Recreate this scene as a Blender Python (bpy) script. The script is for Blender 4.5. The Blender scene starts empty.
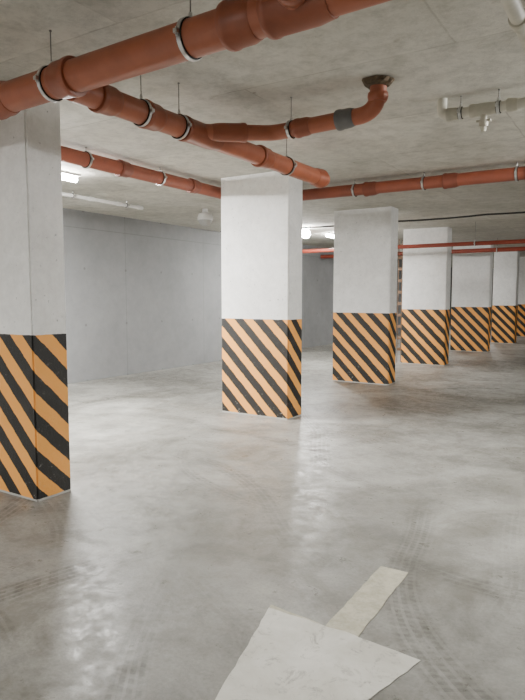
import bpy, bmesh, math, random
from mathutils import Vector, Matrix
random.seed(7)
S = bpy.context.scene
CEIL = 3.0

# ------------------------------------------------------------------ node helpers
def new_mat(name):
    m = bpy.data.materials.new(name); m.use_nodes = True
    nt = m.node_tree; nt.nodes.clear()
    out = nt.nodes.new('ShaderNodeOutputMaterial')
    b = nt.nodes.new('ShaderNodeBsdfPrincipled')
    nt.links.new(b.outputs[0], out.inputs[0])
    return m, nt, b
def val(nt, sock, v):
    if isinstance(v, bpy.types.NodeSocket): nt.links.new(v, sock)
    else: sock.default_value = v
def noise(nt, vec, scale, detail=4, rough=.55, dist=0.0):
    n = nt.nodes.new('ShaderNodeTexNoise')
    n.inputs['Scale'].default_value = scale; n.inputs['Detail'].default_value = detail
    n.inputs['Roughness'].default_value = rough; n.inputs['Distortion'].default_value = dist
    nt.links.new(vec, n.inputs['Vector']); return n.outputs['Fac']
def ramp(nt, fac, stops):
    r = nt.nodes.new('ShaderNodeValToRGB'); e = r.color_ramp.elements
    while len(e) < len(stops): e.new(.5)
    for i, (p, c) in enumerate(stops):
        e[i].position = p
        e[i].color = (c, c, c, 1) if not isinstance(c, tuple) else (*c, 1)
    nt.links.new(fac, r.inputs[0]); return r.outputs[0]
def math_n(nt, op, a, b=None, c=None):
    m = nt.nodes.new('ShaderNodeMath'); m.operation = op
    val(nt, m.inputs[0], a)
    if b is not None: val(nt, m.inputs[1], b)
    if c is not None: val(nt, m.inputs[2], c)
    return m.outputs[0]
def mix(nt, fac, a, b, mode='MIX'):
    m = nt.nodes.new('ShaderNodeMix'); m.data_type = 'RGBA'; m.blend_type = mode
    val(nt, m.inputs[0], fac)
    val(nt, m.inputs[6], (*a, 1) if isinstance(a, tuple) else a)
    val(nt, m.inputs[7], (*b, 1) if isinstance(b, tuple) else b)
    return m.outputs[2]
def bump(nt, bsdf, h, strength=.2, dist=.01):
    b = nt.nodes.new('ShaderNodeBump'); b.inputs['Strength'].default_value = strength
    b.inputs['Distance'].default_value = dist
    nt.links.new(h, b.inputs['Height']); nt.links.new(b.outputs[0], bsdf.inputs['Normal'])
def pos(nt, obj=False):
    if obj: return nt.nodes.new('ShaderNodeTexCoord').outputs['Object']
    return nt.nodes.new('ShaderNodeNewGeometry').outputs['Position']
def sepxyz(nt, v):
    s = nt.nodes.new('ShaderNodeSeparateXYZ'); nt.links.new(v, s.inputs[0]); return s.outputs
def comb(nt, x, y, z):
    c = nt.nodes.new('ShaderNodeCombineXYZ')
    val(nt, c.inputs[0], x); val(nt, c.inputs[1], y); val(nt, c.inputs[2], z); return c.outputs[0]

# ------------------------------------------------------------------ materials
def mat_floor():
    m, nt, b = new_mat('polished_concrete'); p = pos(nt)
    c1 = ramp(nt, noise(nt, p, .5, 7, .62, .5), [(.34, (.155, .150, .130)), (.50, (.262, .257, .234)), (.64, (.375, .37, .342))])
    c2 = ramp(nt, noise(nt, p, 2.6, 10, .74, .5), [(.32, .68), (.48, .95), (.68, 1.12)])
    c = mix(nt, 1.0, c1, c2, 'MULTIPLY')
    c3 = ramp(nt, noise(nt, p, 55, 5, .75), [(.3, .82), (.6, 1.05)])
    c = mix(nt, 1.0, c, c3, 'MULTIPLY')
    d = ramp(nt, noise(nt, p, 1.0, 10, .72, .8), [(.50, 0.0), (.62, .55)])
    c = mix(nt, d, c, (.125, .117, .095))
    sp = ramp(nt, noise(nt, p, 9, 7, .82, .4), [(.60, 0.0), (.67, .5)])
    c = mix(nt, sp, c, (.11, .105, .088))
    for cx, cy, sc, seed in ((-4.8, -.6, .8, 1.3), (1.6, 4.2, .7, 7.7), (-.5, 7.5, .9, 4.1), (-9, 3, .6, 2.2)):
        sx, sy, sz = sepxyz(nt, p)
        dx = math_n(nt, 'SUBTRACT', sx, cx); dy = math_n(nt, 'SUBTRACT', sy, cy)
        rad = math_n(nt, 'SQRT', math_n(nt, 'ADD', math_n(nt, 'MULTIPLY', dx, dx), math_n(nt, 'MULTIPLY', dy, dy)))
        rad = math_n(nt, 'ADD', rad, math_n(nt, 'MULTIPLY', noise(nt, p, .35, 1, .4), 1.2))
        fr = math_n(nt, 'FRACT', math_n(nt, 'MULTIPLY', rad, sc))
        band = ramp(nt, fr, [(.30, 0.0), (.33, 1.0), (.43, 1.0), (.46, 0.0)])
        rib = ramp(nt, math_n(nt, 'FRACT', math_n(nt, 'MULTIPLY', rad, 22)), [(.30, .3), (.42, 1.0)])
        an = math_n(nt, 'ARCTAN2', dy, dx)
        lug = ramp(nt, math_n(nt, 'FRACT', math_n(nt, 'ADD', math_n(nt, 'MULTIPLY', an, 70), math_n(nt, 'MULTIPLY', fr, 9))), [(.40, .6), (.55, 1.0)])
        wm = ramp(nt, noise(nt, comb(nt, math_n(nt, 'ADD', sx, seed*7), sy, seed), .6, 3, .5), [(.44, 0.0), (.58, .60)])
        brk = ramp(nt, noise(nt, p, 10, 6, .8), [(.36, .15), (.6, 1.0)])
        k = math_n(nt, 'MULTIPLY', math_n(nt, 'MULTIPLY', band, wm), math_n(nt, 'MULTIPLY', math_n(nt, 'MULTIPLY', brk, lug), rib))
        c = mix(nt, k, c, (.06, .057, .048))
    nt.links.new(c, b.inputs['Base Color'])
    r = ramp(nt, noise(nt, p, 7, 10, .8, .3), [(.38, .26), (.5, .43), (.62, .62)])
    nt.links.new(r, b.inputs['Roughness'])
    b.inputs['Specular IOR Level'].default_value = .40
    h = math_n(nt, 'ADD', noise(nt, p, 4, 7, .72), math_n(nt, 'MULTIPLY', noise(nt, p, 45, 4, .6), .2))
    bump(nt, b, h, .25, .012)
    return m

def mat_ceiling():
    m, nt, b = new_mat('raw_concrete_ceiling'); p = pos(nt)
    c = ramp(nt, noise(nt, p, .8, 8, .68, .3), [(.30, (.44, .425, .37)), (.5, (.55, .535, .475)), (.70, (.64, .625, .57))])
    c = mix(nt, 1.0, c, ramp(nt, noise(nt, p, 6, 10, .82, .2), [(.36, .74), (.56, 1.04)]), 'MULTIPLY')
    br = nt.nodes.new('ShaderNodeTexBrick')
    nz = nt.nodes.new('ShaderNodeTexNoise'); nz.inputs['Scale'].default_value = 6; nt.links.new(p, nz.inputs['Vector'])
    va = nt.nodes.new('ShaderNodeVectorMath'); va.operation = 'MULTIPLY_ADD'
    nt.links.new(nz.outputs['Color'], va.inputs[0]); va.inputs[1].default_value = (.02, .02, 0); nt.links.new(p, va.inputs[2])
    nt.links.new(va.outputs[0], br.inputs['Vector'])
    br.inputs['Scale'].default_value = 1; br.inputs['Brick Width'].default_value = 2.5
    br.inputs['Row Height'].default_value = 1.25; br.inputs['Mortar Size'].default_value = .009
    br.offset = .4; br.inputs['Mortar Smooth'].default_value = .6
    br.inputs['Color1'].default_value = (.88, .88, .88, 1); br.inputs['Color2'].default_value = (1.05, 1.05, 1.05, 1)
    br.inputs['Mortar'].default_value = (1, 1, 1, 1)
    c = mix(nt, 1.0, c, br.outputs['Color'], 'MULTIPLY')
    sm = ramp(nt, noise(nt, p, 2, 4, .6), [(.4, .1), (.6, .5)])
    c = mix(nt, math_n(nt, 'MULTIPLY', br.outputs['Fac'], sm), c, (.20, .185, .15))
    v = nt.nodes.new('ShaderNodeTexVoronoi'); v.inputs['Scale'].default_value = 2.2
    nt.links.new(p, v.inputs['Vector'])
    c = mix(nt, ramp(nt, v.outputs['Distance'], [(.02, .7), (.045, 0.0)]), c, (.15, .13, .10))
    st = ramp(nt, noise(nt, p, 2.4, 10, .84, .3), [(.57, 0.0), (.64, .36)])
    c = mix(nt, st, c, (.27, .25, .20))
    nt.links.new(c, b.inputs['Base Color']); b.inputs['Roughness'].default_value = .85
    bump(nt, b, noise(nt, p, 14, 8, .8), .5, .014)
    return m

def mat_wall():
    m, nt, b = new_mat('raw_concrete_wall'); p = pos(nt)
    c = ramp(nt, noise(nt, p, .5, 6, .6, .3), [(.3, (.215, .219, .224)), (.7, (.265, .27, .275))])
    c = mix(nt, 1.0, c, ramp(nt, noise(nt, p, 4, 8, .72), [(.32, .90), (.62, 1.04)]), 'MULTIPLY')
    x, y, z = sepxyz(nt, p)
    v2 = comb(nt, math_n(nt, 'ADD', x, y), z, 0)
    br = nt.nodes.new('ShaderNodeTexBrick'); nt.links.new(v2, br.inputs['Vector'])
    br.inputs['Scale'].default_value = 1; br.inputs['Brick Width'].default_value = 2.4
    br.inputs['Row Height'].default_value = 2.7; br.inputs['Mortar Size'].default_value = .009
    br.offset = 0; br.inputs['Mortar Smooth'].default_value = .5
    c = mix(nt, math_n(nt, 'MULTIPLY', br.outputs['Fac'], .5), c, (.13, .13, .135))
    vo = nt.nodes.new('ShaderNodeTexVoronoi'); vo.inputs['Scale'].default_value = 1.0
    vo.inputs['Randomness'].default_value = 0
    nt.links.new(v2, vo.inputs['Vector'])
    c = mix(nt, ramp(nt, vo.outputs['Distance'], [(.018, .5), (.028, 0.0)]), c, (.09, .09, .09))
    nt.links.new(c, b.inputs['Base Color']); b.inputs['Roughness'].default_value = .8
    bump(nt, b, noise(nt, p, 16, 6, .7), .15, .008)
    return m

def mat_column():
    m, nt, b = new_mat('whitewashed_and_striped_column'); p = pos(nt, True)
    x, y, z = sepxyz(nt, p)
    at = nt.nodes.new('ShaderNodeAttribute'); at.attribute_type = 'OBJECT'; at.attribute_name = 'phase'
    gp = pos(nt)
    wob = math_n(nt, 'MULTIPLY', math_n(nt, 'SUBTRACT', noise(nt, gp, 9, 6, .7), .5), .035)
    s = math_n(nt, 'ADD', math_n(nt, 'ADD', x, y), math_n(nt, 'ADD', z, at.outputs['Fac']))
    s = math_n(nt, 'ADD', s, wob)
    f = math_n(nt, 'FRACT', math_n(nt, 'DIVIDE', s, .285))
    blk = math_n(nt, 'GREATER_THAN', f, .50)
    org = mix(nt, noise(nt, gp, 5, 5, .6), (.92, .385, .065), (.96, .45, .11))
    bk = mix(nt, noise(nt, gp, 8, 5, .6), (.010, .010, .010), (.026, .024, .022))
    st = mix(nt, blk, org, bk)
    chip = ramp(nt, noise(nt, gp, 20, 7, .8), [(.60, 0.0), (.64, .85)])
    low = ramp(nt, z, [(.0, 1.0), (.18, .55), (.45, .15)])
    st = mix(nt, math_n(nt, 'MULTIPLY', chip, low), st, (.48, .46, .42))
    wh = ramp(nt, noise(nt, gp, 1.8, 8, .65, .6), [(.3, (.80, .795, .775)), (.65, (.92, .915, .90))])
    wh = mix(nt, 1.0, wh, ramp(nt, noise(nt, gp, 12, 7, .75, .4), [(.32, .90), (.6, 1.02)]), 'MULTIPLY')
    pit = ramp(nt, noise(nt, gp, 26, 5, .7), [(.31, .60), (.36, 1.0)])
    wh = mix(nt, 1.0, wh, pit, 'MULTIPLY')
    zz = math_n(nt, 'ADD', z, math_n(nt, 'MULTIPLY', wob, .4))
    up = math_n(nt, 'GREATER_THAN', zz, 1.225)
    c = mix(nt, up, st, wh)
    foot = math_n(nt, 'LESS_THAN', zz, .016)
    c = mix(nt, foot, c, (.5, .49, .46))
    nt.links.new(c, b.inputs['Base Color'])
    val(nt, b.inputs['Roughness'], math_n(nt, 'ADD', math_n(nt, 'MULTIPLY', up, .30), .58))
    h = math_n(nt, 'ADD', noise(nt, gp, 8, 7, .78), math_n(nt, 'MULTIPLY', pit, .4))
    bump(nt, b, h, .7, .016)
    return m

def simple(name, col, rough=.5, metal=0.0, var=.12, scale=8, bmp=.0, col2=None):
    m, nt, b = new_mat(name); p = pos(nt)
    c2 = col2 or tuple(max(0, x*(1-var*2)) for x in col)
    c = ramp(nt, noise(nt, p, scale, 5, .65, .3), [(.32, c2), (.62, col)])
    nt.links.new(c, b.inputs['Base Color'])
    b.inputs['Roughness'].default_value = rough; b.inputs['Metallic'].default_value = metal
    if bmp: bump(nt, b, noise(nt, p, 30, 4, .6), bmp, .005)
    return m
def emis(name, col, strength):
    m, nt, b = new_mat(name)
    b.inputs['Base Color'].default_value = (.9, .9, .9, 1)
    b.inputs['Emission Color'].default_value = (*col, 1)
    b.inputs['Emission Strength'].default_value = strength
    return m

M_floor, M_ceil, M_wall, M_col = mat_floor(), mat_ceiling(), mat_wall(), mat_column()
M_orange = simple('orange_plastic_pipe', (.39, .115, .055), .42, 0, .1, 5, 0, (.31, .092, .046))
M_orange2 = simple('orange_plastic_coupling', (.31, .085, .039), .40, 0, .1, 6)
M_dull = simple('dusty_orange_pipe', (.30, .080, .042), .5, 0, .1, 5, 0, (.23, .065, .038))
M_dull2 = simple('dusty_orange_coupling', (.22, .058, .032), .5, 0, .1, 6)
M_red = simple('red_painted_steel', (.30, .055, .03), .45, 0, .1, 4)
M_metal = simple('galvanised_steel', (.62, .62, .61), .3, .9, .12, 20)
M_rod = simple('threaded_steel', (.20, .195, .185), .5, .7, .1, 40)
M_rubber = simple('black_rubber', (.02, .02, .02), .7)
M_gray = simple('grey_plastic_coupling', (.15, .15, .15), .5)
M_foam = simple('stained_sealant', (.13, .09, .05), .9, 0, .3, 25, .5)
M_pvc = simple('pale_plastic_pipe', (.58, .56, .48), .6, 0, .10, 8)
M_pvc2 = simple('beige_plastic_fitting', (.48, .46, .38), .6, 0, .10, 8)
M_cable = simple('black_cable', (.03, .03, .03), .6)
M_white = simple('white_plastic', (.85, .85, .84), .4, 0, .05)
M_dome = simple('pale_grey_dome', (.42, .42, .41), .4, 0, .05)
M_tube = emis('lit_lamp_diffuser', (1, .985, .95), 85)
M_tube2 = emis('bright_lamp_diffuser', (1, .985, .95), 240)
M_globe = emis('lit_lamp_globe', (1, .985, .95), 330)
M_alu = simple('rusty_metal', (.20, .12, .07), .6, .2)

def mat_arrow():
    m, nt, b = new_mat('worn_white_floor_paint'); p = pos(nt)
    x, y, z = sepxyz(nt, p)
    wh = ramp(nt, noise(nt, p, 4, 8, .7, .5), [(.3, (.49, .475, .415)), (.65, (.66, .645, .59))])
    tail = math_n(nt, 'GREATER_THAN', math_n(nt, 'ADD', y, math_n(nt, 'MULTIPLY', noise(nt, p, 9), .03)), 2.385)
    ty = ramp(nt, noise(nt, p, 10, 8, .75), [(.35, (.31, .285, .20)), (.6, (.49, .46, .35))])
    wh = mix(nt, math_n(nt, 'MULTIPLY', tail, .9), wh, ty)
    worn = ramp(nt, noise(nt, p, 9, 10, .82, .8), [(.53, 0.0), (.64, .8)])
    c = mix(nt, worn, wh, (.27, .26, .225))
    nt.links.new(c, b.inputs['Base Color']); b.inputs['Roughness'].default_value = .6
    bump(nt, b, noise(nt, p, 30, 5, .7), .2, .004)
    return m
M_arrow = mat_arrow()

# ------------------------------------------------------------------ mesh helpers
def obj_from_bm(bm, name, mats, origin=(0, 0, 0), parent=None, smooth=False, bevel=0):
    o = Vector(origin)
    bmesh.ops.translate(bm, verts=bm.verts, vec=-o)
    bmesh.ops.recalc_face_normals(bm, faces=bm.faces)
    me = bpy.data.meshes.new(name); bm.to_mesh(me); bm.free()
    for mt in (mats if isinstance(mats, (list, tuple)) else [mats]): me.materials.append(mt)
    ob = bpy.data.objects.new(name, me); S.collection.objects.link(ob)
    if parent is not None:
        ob.parent = parent
        w = Vector((0, 0, 0)); q = parent
        while q is not None: w += q.location; q = q.parent
        ob.location = o - w
    else: ob.location = o
    if smooth:
        for f in me.polygons: f.use_smooth = True
        try:
            me.set_sharp_from_angle(angle=math.radians(40))
        except Exception: pass
    if bevel:
        md = ob.modifiers.new('bevel', 'BEVEL'); md.width = bevel; md.segments = 2
    return ob
def add_box(bm, lo, hi, mi=0):
    vs = [bm.verts.new((x, y, z)) for x in (lo[0], hi[0]) for y in (lo[1], hi[1]) for z in (lo[2], hi[2])]
    for q in ((0, 1, 3, 2), (4, 6, 7, 5), (0, 4, 5, 1), (2, 3, 7, 6), (0, 2, 6, 4), (1, 5, 7, 3)):
        f = bm.faces.new([vs[i] for i in q]); f.material_index = mi
def frame(d):
    d = d.normalized(); a = Vector((0, 0, 1)) if abs(d.z) < .9 else Vector((1, 0, 0))
    u = d.cross(a).normalized(); return u, d.cross(u).normalized()
def add_lathe(bm, o, d, prof, seg=32, caps=True, mi=0):
    o = Vector(o); d = Vector(d).normalized(); u, v = frame(d); rings = []
    for t, r in prof:
        rings.append([bm.verts.new(o + d*t + (u*math.cos(2*math.pi*i/seg) + v*math.sin(2*math.pi*i/seg))*r) for i in range(seg)])
    for a, b in zip(rings, rings[1:]):
        for i in range(seg):
            f = bm.faces.new((a[i], a[(i+1) % seg], b[(i+1) % seg], b[i])); f.material_index = mi
    if caps:
        f = bm.faces.new(rings[0]); f.material_index = mi
        f = bm.faces.new(rings[-1][::-1]); f.material_index = mi
def fillet(pts, rad, n=8):
    pts = [Vector(p) for p in pts]; out = [pts[0]]
    for i in range(1, len(pts)-1):
        a, b, c = pts[i-1], pts[i], pts[i+1]
        d1 = (a-b).normalized(); d2 = (c-b).normalized()
        ang = d1.angle(d2); L = min(rad/math.tan(ang/2), .45*(a-b).length if i > 1 else .9*(a-b).length, .9*(c-b).length if i == len(pts)-2 else .45*(c-b).length)
        p1, p2 = b+d1*L, b+d2*L
        for k in range(n+1):
            t = k/n; out.append(p1*(1-t)**2 + b*2*t*(1-t) + p2*t*t)
    out.append(pts[-1]); return out
def add_sweep(bm, pts, r, seg=24, mi=0):
    rings = []; u = None
    for i, p in enumerate(pts):
        d = (pts[min(i+1, len(pts)-1)] - pts[max(i-1, 0)]).normalized()
        if u is None: u, v = frame(d)
        else:
            u = (u - d*u.dot(d)).normalized(); v = d.cross(u)
        rings.append([bm.verts.new(p + (u*math.cos(2*math.pi*k/seg) + v*math.sin(2*math.pi*k/seg))*r) for k in range(seg)])
    for a, b in zip(rings, rings[1:]):
        for k in range(seg):
            f = bm.faces.new((a[k], a[(k+1) % seg], b[(k+1) % seg], b[k])); f.material_index = mi
    bm.faces.new(rings[0][::-1]).material_index = mi; bm.faces.new(rings[-1]).material_index = mi
def tag(o, label, cat, group=None):
    o['label'] = label; o['category'] = cat
    if group: o['group'] = group

def pipe(name, pts, r, mat, label, rad=.12, cat='pipe', seg=28, parent=None):
    bm = bmesh.new(); fp = fillet(pts, rad) if len(pts) > 2 else [Vector(p) for p in pts]
    add_sweep(bm, fp, r, seg)
    o = obj_from_bm(bm, name, mat, pts[0], parent, smooth=True)
    if parent is None: tag(o, label, cat)
    return o
def bell(parent, at, d, r, L=.14, mat=None, name='coupling', flip=False):
    p = [(-.012, r*1.02), (-.010, r*1.19), (.0, r*1.235), (.022, r*1.235), (.030, r*1.17), (L*.75, r*1.15), (L, r*1.01)]
    bm = bmesh.new(); add_lathe(bm, at, Vector(d) * (-1 if flip else 1), p)
    return obj_from_bm(bm, name, mat or M_orange2, at, parent, smooth=True)
def clamp(parent, at, d, r, rod=True):
    at = Vector(at); bm = bmesh.new()
    add_lathe(bm, at, d, [(-.015, r*1.0), (-.015, r+.006), (.015, r+.006), (.015, r*1.0)], 32, False, 1)
    add_lathe(bm, at, d, [(-.011, r+.004), (-.011, r+.010), (.011, r+.010), (.011, r+.004)], 32, False, 0)
    u = Vector(d).cross(Vector((0, 0, 1))).normalized()
    for sgn in (1, -1):
        c = at + u*sgn*(r+.018)
        add_box(bm, c-Vector((.011, .011, .010)), c+Vector((.011, .011, .010)), 0)
        add_lathe(bm, c-Vector((0, 0, .02)), (0, 0, 1), [(0, .005), (.04, .005)], 8)
    add_lathe(bm, at+Vector((0, 0, r+.008)), (0, 0, 1), [(0, .010), (.025, .010)], 6)
    c = obj_from_bm(bm, 'pipe_clamp', [M_metal, M_rubber], at, parent, smooth=True)
    if rod:
        bm = bmesh.new(); z0 = at.z+r+.03
        add_lathe(bm, (at.x, at.y, z0), (0, 0, 1), [(0, .0032), (CEIL-z0-.006, .0032), (CEIL-z0-.006, .008), (CEIL-z0, .008)], 8)
        obj_from_bm(bm, 'hanger_rod', M_rod, (at.x, at.y, z0), c, smooth=True)
    return c

# ------------------------------------------------------------------ room shell
def structure(name, lo, hi, mat):
    bm = bmesh.new(); add_box(bm, lo, hi)
    o = obj_from_bm(bm, name, mat, ((lo[0]+hi[0])/2, (lo[1]+hi[1])/2, lo[2])); o['kind'] = 'structure'; return o
X0, X1, Y0, Y1 = -8.35, 5.0, -6.0, 34.0
structure('floor', (X0, Y0, -.2), (X1, Y1, 0), M_floor)
structure('ceiling', (X0-.2, Y0-.2, CEIL), (X1+.2, Y1+.2, CEIL+.2), M_ceil)
structure('wall_left', (X0-.2, Y0, -.2), (X0, Y1, CEIL), M_wall)
structure('wall_right', (X1, Y0, -.2), (X1+.2, Y1, CEIL), M_wall)
structure('wall_back', (X0-.2, Y1, -.2), (X1+.2, Y1+.2, CEIL), M_wall)
structure('wall_front', (X0-.2, Y0-.2, -.2), (X1+.2, Y0, CEIL), M_wall)

# ------------------------------------------------------------------ columns
cols = [(-4.72, -3.685, 2.75, .31, 0.02), (-4.60, -3.60, 6.29, .35, .13), (-4.65, -3.60, 9.72, .35, .05), (-4.58, -3.60, 13.15, .35, .20),
        (-4.50, -3.50, 17.0, .35, .09), (-4.13, -3.42, 20.6, .4, .0), (-4.0, -3.2, 24.4, .4, .15), (-4.0, -3.2, 28.2, .4, .05)]
for i, (a, b_, y, d, ph) in enumerate(cols):
    bm = bmesh.new(); add_box(bm, (a, y, 0), (b_, y+d, CEIL))
    bmesh.ops.bevel(bm, geom=[e for e in bm.edges if abs(e.verts[0].co.z-e.verts[1].co.z) > 1], offset=.012, segments=2, affect='EDGES')
    o = obj_from_bm(bm, 'column', M_col, (b_, y, 0)); o['phase'] = ph + 5.0
    tag(o, 'white concrete column with orange and black diagonal hazard stripes below', 'column', 'striped columns of the parking garage')

# ------------------------------------------------------------------ sewer pipes
YA, ZP = 2.35, 2.70
RA = .087
def za(x): return 2.698 + (x+3.4)*.022
A = pipe('drain_pipe', [(-8.3, YA, za(-8.3)), (2.5, YA, za(2.5))], RA, M_orange, 'thick orange plastic sewer pipe clamped under the ceiling')
for x in (-3.42, -1.66, .6, -5.4): bell(A, (x, YA, za(x)), (1, 0, 0), RA, .15)
for x in (-2.90, -1.89, .2, -4.4): clamp(A, (x, YA, za(x)), (1, 0, 0), RA+.001)
bell(A, (-2.71, YA, za(-2.71)), (-1, 0, 0), RA, .15, name='tee')
bell(A, (-1.44, YA, za(-1.44)), (1, 0, 0), RA, .30, name='tee')
sd = Vector((.25, -.80, .10)).normalized()
rp0 = Vector((-1.30, YA, za(-1.3)-.01))
R = pipe('branch_pipe', [rp0, rp0+sd*.15], .06, M_orange, '', .05, parent=A)
bell(R, rp0+sd*.15, -sd, .06, .06)
XB = -2.83
B = pipe('drain_pipe', [(XB, YA+.08, ZP), (XB, 5.66, ZP)], .076, M_orange, 'orange plastic sewer branch pipe with coupling rings and capped end')
for y in (2.62, 3.02): bell(B, (XB, y, ZP), (0, 1, 0), .076, .15)
bell(B, (XB, 3.42, ZP), (0, 1, 0), .074, .42, name='tee')
bell(B, (XB, 4.42, ZP), (0, 1, 0), .076, .16)
bell(B, (XB, 5.60, ZP), (0, -1, 0), .076, .16, name='end_cap')
for y in (3.0, 3.38, 4.9): clamp(B, (XB, y, ZP), (0, 1, 0), .078)
dg = Vector((.75, 1.0, .10)).normalized()
c0 = Vector((XB+.02, 3.60, ZP+.01)); c1 = c0 + dg*.58
C = pipe('drain_pipe', [c0, c1, (-1.62, 4.09, 2.785), (-1.62, 4.07, CEIL)], .058, M_orange,
         'orange branch pipe bending up through the ceiling', rad=.16)
bell(C, c0+dg*.34, -dg, .058, .26, name='tee')
def cz(x): t = (x-c1.x)/(-1.62-c1.x); return (x, c1.y+(4.09-c1.y)*t, c1.z+(2.785-c1.z)*t)
bell(C, cz(-2.26), (1, 0, .04), .058, .12)
bell(C, cz(-1.92), (1, 0, .04), .060, .12, M_gray)
bell(C, (-1.62, 4.07, 2.90), (0, 0, -1), .058, .05)
clamp(C, cz(-2.31), (1, 0, 0), .060)
bm = bmesh.new()
add_lathe(bm, (-1.62, 4.07, CEIL-.045), (0, 0, 1), [(0, .07), (.012, .095), (.045, .105)], 18)
for v in bm.verts: v.co += Vector((random.uniform(-.012, .012), random.uniform(-.012, .012), random.uniform(-.006, .0)))
obj_from_bm(bm, 'sealant_collar', M_foam, (-1.62, 4.07, CEIL-.045), C)
D = pipe('drain_pipe', [(-4.82, -5.9, 2.90), (-4.82, 7.3, 2.875), (1.5, 7.3, 2.865)], .073, M_dull,
         'long dusty orange plastic pipe running close beneath the ceiling', rad=.12)
for y in (1.2, 3.6, 4.75, 5.95): bell(D, (-4.82, y, 2.88), (0, 1, 0), .073, .15, M_dull2)
for x in (-3.05, -2.05, -1.15, .4): bell(D, (x, 7.3, 2.868), (1, 0, 0), .075, .16, M_dull2)
for y in (4.3, 5.4): clamp(D, (-4.82, y, 2.88), (0, 1, 0), .075)
for x in (-3.2, -2.3, -1.25): clamp(D, (x, 7.3, 2.868), (1, 0, 0), .075)
E = pipe('fire_pipe', [(-8.2, 12.6, 2.57), (3.5, 12.6, 2.57)], .042, M_red, 'thin red painted steel pipe crossing between columns')
for x in (-7, -5, -2.9, -1): clamp(E, (x, 12.6, 2.57), (1, 0, 0), .043)
E2 = pipe('fire_pipe', [(-8.2, 16.3, 2.70), (3.5, 16.3, 2.70)], .055, M_red, 'distant reddish steel pipe crossing under the ceiling')
for x in (-6.6, -3.2, -2.2): clamp(E2, (x, 16.3, 2.70), (1, 0, 0), .057)
W = pipe('water_pipe', [(-1.36, 4.72, CEIL), (-1.36, 4.72, 2.875), (-.585, 4.72, 2.875), (-.585, 2.5, 2.875)], .037, M_pvc, 'pale plastic water pipe fixed below the ceiling', rad=.05)
for x, L in ((-1.31, .07), (-1.14, .18), (-.88, .06), (-.70, .08)): bell(W, (x, 4.72, 2.875), (1, 0, 0), .040, L, M_pvc2)
for y in (4.1, 3.3): bell(W, (-.585, y, 2.875), (0, 1, 0), .039, .10, M_pvc2)
bm = bmesh.new()
add_lathe(bm, (-1.05, 4.72, 2.875), (0, 0, -1), [(0, .024), (.08, .024), (.08, .033), (.125, .033), (.125, .02), (.16, .018)], 16)
add_box(bm, (-1.10, 4.705, 2.785), (-1.00, 4.735, 2.80))
obj_from_bm(bm, 'drain_valve', M_pvc2, (-1.05, 4.72, 2.875), W, smooth=True)
for x in (-1.22, -.95):
    clamp(W, (x, 4.72, 2.875), (1, 0, 0), .038)

K = pipe('conduit', [(-6.9, 5.6, 2.93), (-6.9, 7.3, 2.93)], .026, M_white, 'short white plastic conduit with joints beneath the ceiling')
for y in (5.62, 6.2, 6.75, 7.2): bell(K, (-6.9, y, 2.93), (0, 1, 0), .027, .09, M_white)
for y in (5.9, 6.95): clamp(K, (-6.9, y, 2.93), (0, 1, 0), .027)

# ------------------------------------------------------------------ cables
def cable(pts, r, label):
    P = [Vector(p) for p in pts]; out = []
    for a, b in zip(P, P[1:]):
        n = max(2, int((b-a).length/.3)); sag = .015*(b-a).length
        for k in range(n):
            t = k/n; q = a.lerp(b, t); q.z -= sag*4*t*(1-t)*.5; out.append(q)
    out.append(P[-1]); bm = bmesh.new(); add_sweep(bm, out, r, 8)
    o = obj_from_bm(bm, 'cable', M_cable, pts[0], smooth=True); tag(o, label, 'cable')
cable([(-8.2, 11.2, 2.985), (-6, 11.2, 2.94), (-4.3, 11.2, 2.95), (-3.4, 11.2, 2.93), (-2.4, 11.2, 2.95), (-1.0, 11.2, 2.95), (1.5, 11.2, 2.985)], .016, 'black electrical cable sagging beneath the ceiling')
cable([(-5.1, 2.0, 2.985), (-5.1, 4.0, 2.92), (-5.1, 5.6, 2.90), (-5.1, 7.4, 2.92), (-5.1, 9.1, 2.985)], .01, 'thin black cable running along the orange pipe')

# ------------------------------------------------------------------ lamps
def area(o, power, sx, sy, dz):
    ld = bpy.data.lights.new('lamp_light', 'AREA'); ld.shape = 'RECTANGLE'
    ld.size, ld.size_y = sx, sy
    ld.energy = power; ld.color = (1, .985, .95)
    lo = bpy.data.objects.new('lamp_light', ld); S.collection.objects.link(lo)
    lo.parent = o; lo.location = (0, 0, dz)
def lamp(x, y, power=60, L=1.25, mt=None):
    w = .045; ly = L/2
    bm = bmesh.new(); add_box(bm, (x-w, y-ly, CEIL-.03), (x+w, y+ly, CEIL))
    o = obj_from_bm(bm, 'ceiling_lamp', M_white, (x, y, CEIL-.03), bevel=.006)
    tag(o, 'lit white batten lamp on the concrete ceiling', 'lamp')
    bm = bmesh.new(); st = (x, y-ly+.03, CEIL-.066)
    add_lathe(bm, st, (0, 1, 0), [(0, .02), (.01, .034), (L-.07, .034), (L-.06, .02)], 12)
    obj_from_bm(bm, 'diffuser', mt or M_tube, st, o, smooth=True)
    if power: area(o, power, .10, L, -.075)
def globe(x, y, power):
    bm = bmesh.new(); add_lathe(bm, (x, y, CEIL), (0, 0, -1), [(0, .09), (.03, .09), (.045, .06)], 24)
    o = obj_from_bm(bm, 'ceiling_lamp', M_white, (x, y, CEIL-.045), smooth=True)
    tag(o, 'small round glowing globe lamp on the ceiling', 'lamp')
    bm = bmesh.new(); add_lathe(bm, (x, y, CEIL-.04), (0, 0, -1), [(.10-.10*math.cos(a*math.pi/12), max(.002, .10*math.sin(a*math.pi/12))) for a in range(13)], 20)
    obj_from_bm(bm, 'diffuser', M_globe, (x, y, CEIL-.04), o, smooth=True)
    area(o, power, .18, .18, -.21)
lamp(-5.95, 4.55, power=520, mt=M_tube2)
globe(-6.22, 11.6, 170)
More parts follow.
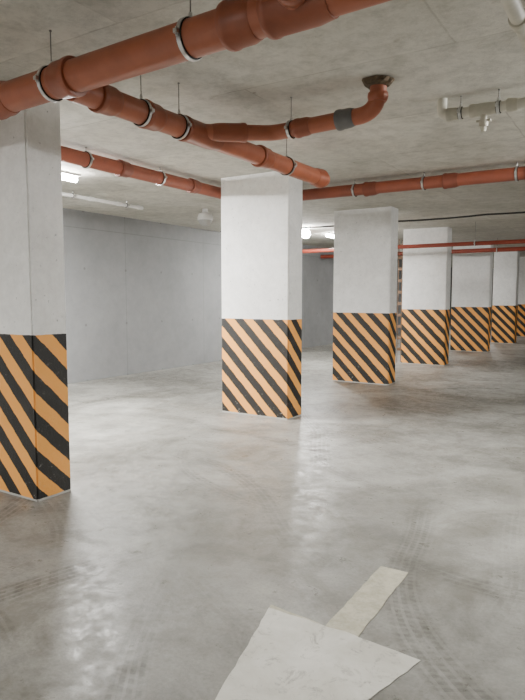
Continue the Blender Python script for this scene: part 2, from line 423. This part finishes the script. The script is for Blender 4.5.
lamp(-6.3, 13.4, power=0, mt=M_tube2)
lamp(-6.15, 19.5, power=110)
lamp(-6.0, 27.0, power=90)
lamp(-6.0, -2.5, power=220, mt=M_tube2)
lamp(-2.4, -3.2, power=240, mt=M_tube2)
lamp(.45, 5.2, power=130, mt=M_tube2)  # unseen lamp added beyond the frame to brighten column fronts and right faces
lamp(2.6, 10.5, power=40, mt=M_tube2)
lamp(1.6, 17.0, power=80)

# dome camera
bm = bmesh.new()
add_lathe(bm, (-6.4, 8.3, CEIL), (0, 0, -1), [(0, .05), (.06, .05), (.08, .11), (.14, .13), (.19, .13)], 24)
o = obj_from_bm(bm, 'security_camera', M_white, (-6.4, 8.3, CEIL), smooth=True)
tag(o, 'white round dome camera hanging from the ceiling', 'camera')
bm = bmesh.new(); add_lathe(bm, (-6.4, 8.3, CEIL-.191), (0, 0, -1), [(0, .115), (.035, .108), (.07, .08), (.095, .04), (.10, .01)], 24)
obj_from_bm(bm, 'dome', M_dome, (-6.4, 8.3, CEIL-.191), o, smooth=True)

# service ladder fixed to the side of a column
bm = bmesh.new()
for y in (13.20, 13.44): add_box(bm, (-4.70, y, 0), (-4.688, y+.012, 2.8))
for k in range(10): add_box(bm, (-4.70, 13.19, .28+k*.26), (-4.60, 13.45, .34+k*.26))
o = obj_from_bm(bm, 'ladder', M_alu, (-4.69, 13.3, 0)); tag(o, 'narrow brown metal rung ladder fixed to a column side', 'ladder')

# ------------------------------------------------------------------ floor arrow
pts = [(-1.165, 3.085), (-1.01, 3.09), (-.995, 2.365), (-.705, 2.345), (-.79, 2.02), (-.89, 1.66), (-1.08, .95), (-1.28, 1.70), (-1.465, 2.40), (-1.155, 2.368)]
dense = []
for (x0, y0), (x1, y1) in zip(pts, pts[1:]+pts[:1]):
    n = max(2, int(math.hypot(x1-x0, y1-y0)/.05))
    for k in range(n):
        t = k/n; j = 0 if k == 0 else .0035
        dense.append((x0+(x1-x0)*t+random.uniform(-j, j), y0+(y1-y0)*t+random.uniform(-j, j)))
bm = bmesh.new()
vs = [bm.verts.new((x, y, .003)) for x, y in dense]; f = bm.faces.new(vs)
r = bmesh.ops.extrude_face_region(bm, geom=[f])
bmesh.ops.translate(bm, verts=[v for v in r['geom'] if isinstance(v, bmesh.types.BMVert)], vec=(0, 0, -.003))
o = obj_from_bm(bm, 'floor_arrow', M_arrow, (-1.08, 2.2, 0)); tag(o, 'worn white painted direction arrow on the concrete floor', 'arrow')

# ------------------------------------------------------------------ world + camera
w = bpy.data.worlds.new('world'); S.world = w; w.use_nodes = True
w.node_tree.nodes['Background'].inputs[0].default_value = (.5, .5, .5, 1)
w.node_tree.nodes['Background'].inputs[1].default_value = .2
cd = bpy.data.cameras.new('camera'); cam = bpy.data.objects.new('camera', cd); S.collection.objects.link(cam)
cd.sensor_fit = 'VERTICAL'; cd.sensor_height = 36; cd.lens = 36*600/700
cam.location = (0, 0, 1.5)
cam.rotation_euler = (math.radians(90-5.05), 0, math.radians(32.25))
S.camera = cam
